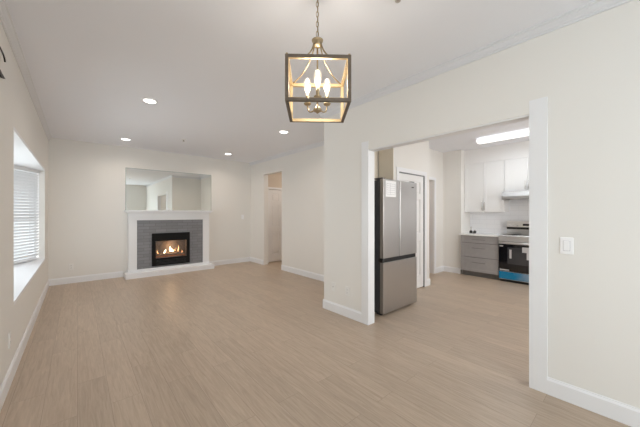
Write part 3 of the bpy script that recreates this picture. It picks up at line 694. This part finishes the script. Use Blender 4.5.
for q in (-1, 1):                                               # undersides of the top bars, tops of the bottom bars
    for z0, z1 in ((H - 2 * b - k, H - 2 * b), (2 * b, 2 * b + k)):
        w.box(-g, g, q * s - b + 0.002, q * s + b - 0.002, z0, z1); w.box(q * s - b + 0.002, q * s + b - 0.002, -g, g, z0, z1)
for qx in (-1, 1):
    for qy in (-1, 1):
        x0, x1 = sorted((qx * g, qx * (g - k))); y0, y1 = sorted((qy * (s - b), qy * (s + b - 0.002)))
        w.box(x0, x1, y0, y1, 2 * b, H - 2 * b)
        y0, y1 = sorted((qy * g, qy * (g - k))); x0, x1 = sorted((qx * (s - b), qx * (s + b - 0.002)))
        w.box(x0, x1, y0, y1, 2 * b, H - 2 * b)
w.build('bulb_lit_faces', 'gold', cage, local=True)['label'] = 'inner faces of the bars, bulb glow put into their gold colour'
for qx in (-1, 1):
    for qy in (-1, 1): MB().lathe([(0.006, H - 0.001), (0.006, H + 0.003), (0.0075, H + 0.006), (0.005, H + 0.009), (0.001, H + 0.010)], (qx * s, qy * s, 0), 12).build('corner_finial', 'brass', la, local=True)
HZ = 0.452
MB().lathe([(0.008, HZ - 0.044), (0.018, HZ - 0.040), (0.030, HZ - 0.032), (0.030, HZ - 0.026), (0.018, HZ - 0.022), (0.018, HZ - 0.010), (0.034, HZ - 0.006), (0.036, HZ + 0.002), (0.016, HZ + 0.008), (0.008, HZ + 0.020), (0.003, HZ + 0.024)], (0, 0, 0), 24).build('hub', 'brass', la, local=True)
for qx in (-1, 1):
    for qy in (-1, 1):
        pts = []
        p0, p1, p2, p3 = Vector((qx * .022, qy * .022, HZ - 0.03)), Vector((qx * .040, qy * .040, HZ - 0.13)), Vector((qx * .11, qy * .11, H + 0.0)), Vector((qx * s, qy * s, H - 0.004))
        for k in range(15):
            t = k / 14; pts.append(p0 * (1 - t) ** 3 + p1 * 3 * t * (1 - t) ** 2 + p2 * 3 * t * t * (1 - t) + p3 * t ** 3)
        MB().tube(pts, 0.0045, 8).build('scroll_rod', 'brass', la, local=True)
MB().tube([(0, 0, 0.03), (0, 0, HZ - 0.04)], 0.0055, 10).build('stem', 'brass', la, local=True)
MB().lathe([(0.004, -0.004), (0.010, 0.002), (0.022, 0.008), (0.028, 0.018), (0.022, 0.030), (0.012, 0.036), (0.008, 0.05)], (0, 0, 0), 20).build('lower_hub', 'brass', la, local=True)
rr = 0.072
for k, ang in enumerate((-90, 30, 150)):
    cx_, cy_ = math.cos(R(ang)), math.sin(R(ang)); pts = []
    for j in range(11):
        t = j / 10; rad = 0.015 + (rr - 0.015) * math.sin(t * math.pi / 2); z = 0.022 - 0.012 * math.sin(t * math.pi) + 0.045 * t ** 3
        pts.append((cx_ * rad, cy_ * rad, z))
    ar = MB().tube(pts, 0.0045, 8).build('arm', 'brass', la, local=True)
    c = (cx_ * rr, cy_ * rr, 0)
    MB().lathe([(0.006, 0.058), (0.020, 0.064), (0.024, 0.072), (0.022, 0.074), (0.010, 0.074)], c, 18).build('cup', 'brass', ar, local=True)
    MB().lathe([(0.011, 0.074), (0.011, 0.118), (0.009, 0.120)], c, 16).build('candle_sleeve', 'brass', ar, local=True)
    bu = MB().lathe([(0.010, 0.120), (0.012, 0.130), (0.020, 0.158), (0.0245, 0.185), (0.0235, 0.208), (0.016, 0.226), (0.006, 0.233), (0.001, 0.234)], c, 20).build('bulb', 'bulbglass', ar, local=True)
    MB().lathe([(0.002, 0.128), (0.005, 0.140), (0.0085, 0.155), (0.0085, 0.172), (0.005, 0.186), (0.001, 0.190)], c, 12).build('filament', 'filament', bu, local=True)
    pl = bpy.data.lights.new('bulb_glow', 'POINT'); pl.energy = BULB_W; pl.color = (1, 0.92, 0.83); pl.shadow_soft_size = 0.022
    po = bpy.data.objects.new('bulb_glow', pl); COL.objects.link(po); po.parent = la; po.location = (c[0], c[1], 0.19)
w = MB(); z = HZ + 0.024; k = 0; top = CH - LZ0 - 0.03
while z < top:
    pts = []
    for j in range(14):
        a = 2 * math.pi * j / 14; u = 0.0075 * math.cos(a); v = 0.019 * math.sin(a)
        pts.append((u, 0, z + 0.017 + v) if k % 2 == 0 else (0, u, z + 0.017 + v))
    w.tube(pts, 0.0022, 6, closed=True); z += 0.031; k += 1
w.build('chain', 'brass', la, local=True)
MB().tube([(0.004, 0.004, HZ + 0.02), (0.003, 0.005, top + 0.01)], 0.0018, 6).build('cord', 'frame', la, local=True)
hc = CH - LZ0
MB().lathe([(0.004, hc - 0.045), (0.010, hc - 0.040), (0.012, hc - 0.026), (0.055, hc - 0.020), (0.064, hc - 0.006), (0.064, hc - 0.0008)], (0, 0, 0), 28).build('canopy', 'brass', la, local=True)

# ------------------------------------------------------------------ wall plates
def plate(name, label, cat, pos, normal, kind, group=None, wd=0.072, ht=0.118):
    """wall plate centred at pos; normal is '-x', '+x' or '-y'"""
    t = thing(name, pos, label, cat, group, rz={'-y': 0, '-x': -90, '+x': 90}[normal])
    MB().box(-wd / 2, wd / 2, -0.006, 0, -ht / 2, ht / 2, 0.002).build('cover_plate', 'plate' if kind == 'rocker' else 'plate2', t, local=True)
    if kind == 'rocker':
        MB().box(-0.017, 0.017, -0.010, -0.006, -0.034, 0.034, 0.0015).build('rocker', 'plate', t, local=True)
        w = MB().box(-0.019, 0.019, -0.0066, -0.0058, -0.036, 0.036); w.build('rocker_gap', 'ink', t, local=True)
    elif kind == 'outlet':
        for q in (-0.021, 0.021):
            o = MB().box(-0.016, 0.016, -0.0085, -0.006, q - 0.014, q + 0.014, 0.001).build('socket', 'plate2', t, local=True)
            w = MB().box(-0.008, -0.006, -0.009, -0.0084, q - 0.002, q + 0.008).box(0.006, 0.008, -0.009, -0.0084, q - 0.002, q + 0.008).box(-0.002, 0.002, -0.009, -0.0084, q - 0.010, q - 0.006)
            w.build('slots', 'slot', o, local=True)
    elif kind == 'coax':
        MB().lathe([(0.007, -0.006), (0.007, -0.010), (0.0045, -0.011), (0.0045, -0.018), (0.001, -0.018)], (0, 0, 0), 12, 'y').build('jack', 'nickel', t, local=True)
    return t
plate('light_switch', 'white rocker light switch on the wall right of the kitchen opening', 'light switch', (XR, 0.343, 1.105), '-x', 'rocker', 'light switches')
plate('light_switch', 'small light switch on the end wall right of the fireplace', 'light switch', (3.41, YB, 1.24), '-y', 'rocker', 'light switches')
plate('wall_outlet', 'power outlet low on the wall just left of the kitchen opening casing', 'outlet', (XR, 2.48, 0.335), '-x', 'outlet', 'power outlets')
plate('cable_outlet', 'blank cable plate low on the wall end, left of the power outlet', 'outlet', (XR, 2.74, 0.34), '-x', 'coax')
plate('wall_outlet', 'power outlet low on the end wall left of the fireplace', 'outlet', (-0.094, YB, 0.315), '-y', 'outlet', 'power outlets')
plate('wall_outlet', 'power outlet low on the left wall below the near edge of the bay window', 'outlet', (XL, 3.25, 0.345), '+x', 'outlet', 'power outlets')

# ------------------------------------------------------------------ dark iron ornament at the left edge of the view
orn = thing('wall_ornament', (XL, 2.80, 2.40), 'dark curved iron ornament high on the left wall, cut by the picture edge', 'wall ornament')
MB().tube([(XL + 0.016, 2.72 + 0.245 * math.cos(R(a)), 2.375 + 0.055 * math.sin(R(a)) + 0.036 * math.cos(R(a))) for a in range(0, 170, 10)], 0.005, 8).build('curved_bar', 'iron', orn)
MB().prism([(2.72, 2.29), (2.84, 2.285), (2.955, 2.288), (2.84, 2.255), (2.70, 2.265)], XL + 0.008, XL + 0.020, 'yz').build('blade', 'iron', orn)
MB().box(XL, XL + 0.02, 2.66, 2.76, 2.25, 2.42, 0.003).build('mounting_plate', 'iron', orn)
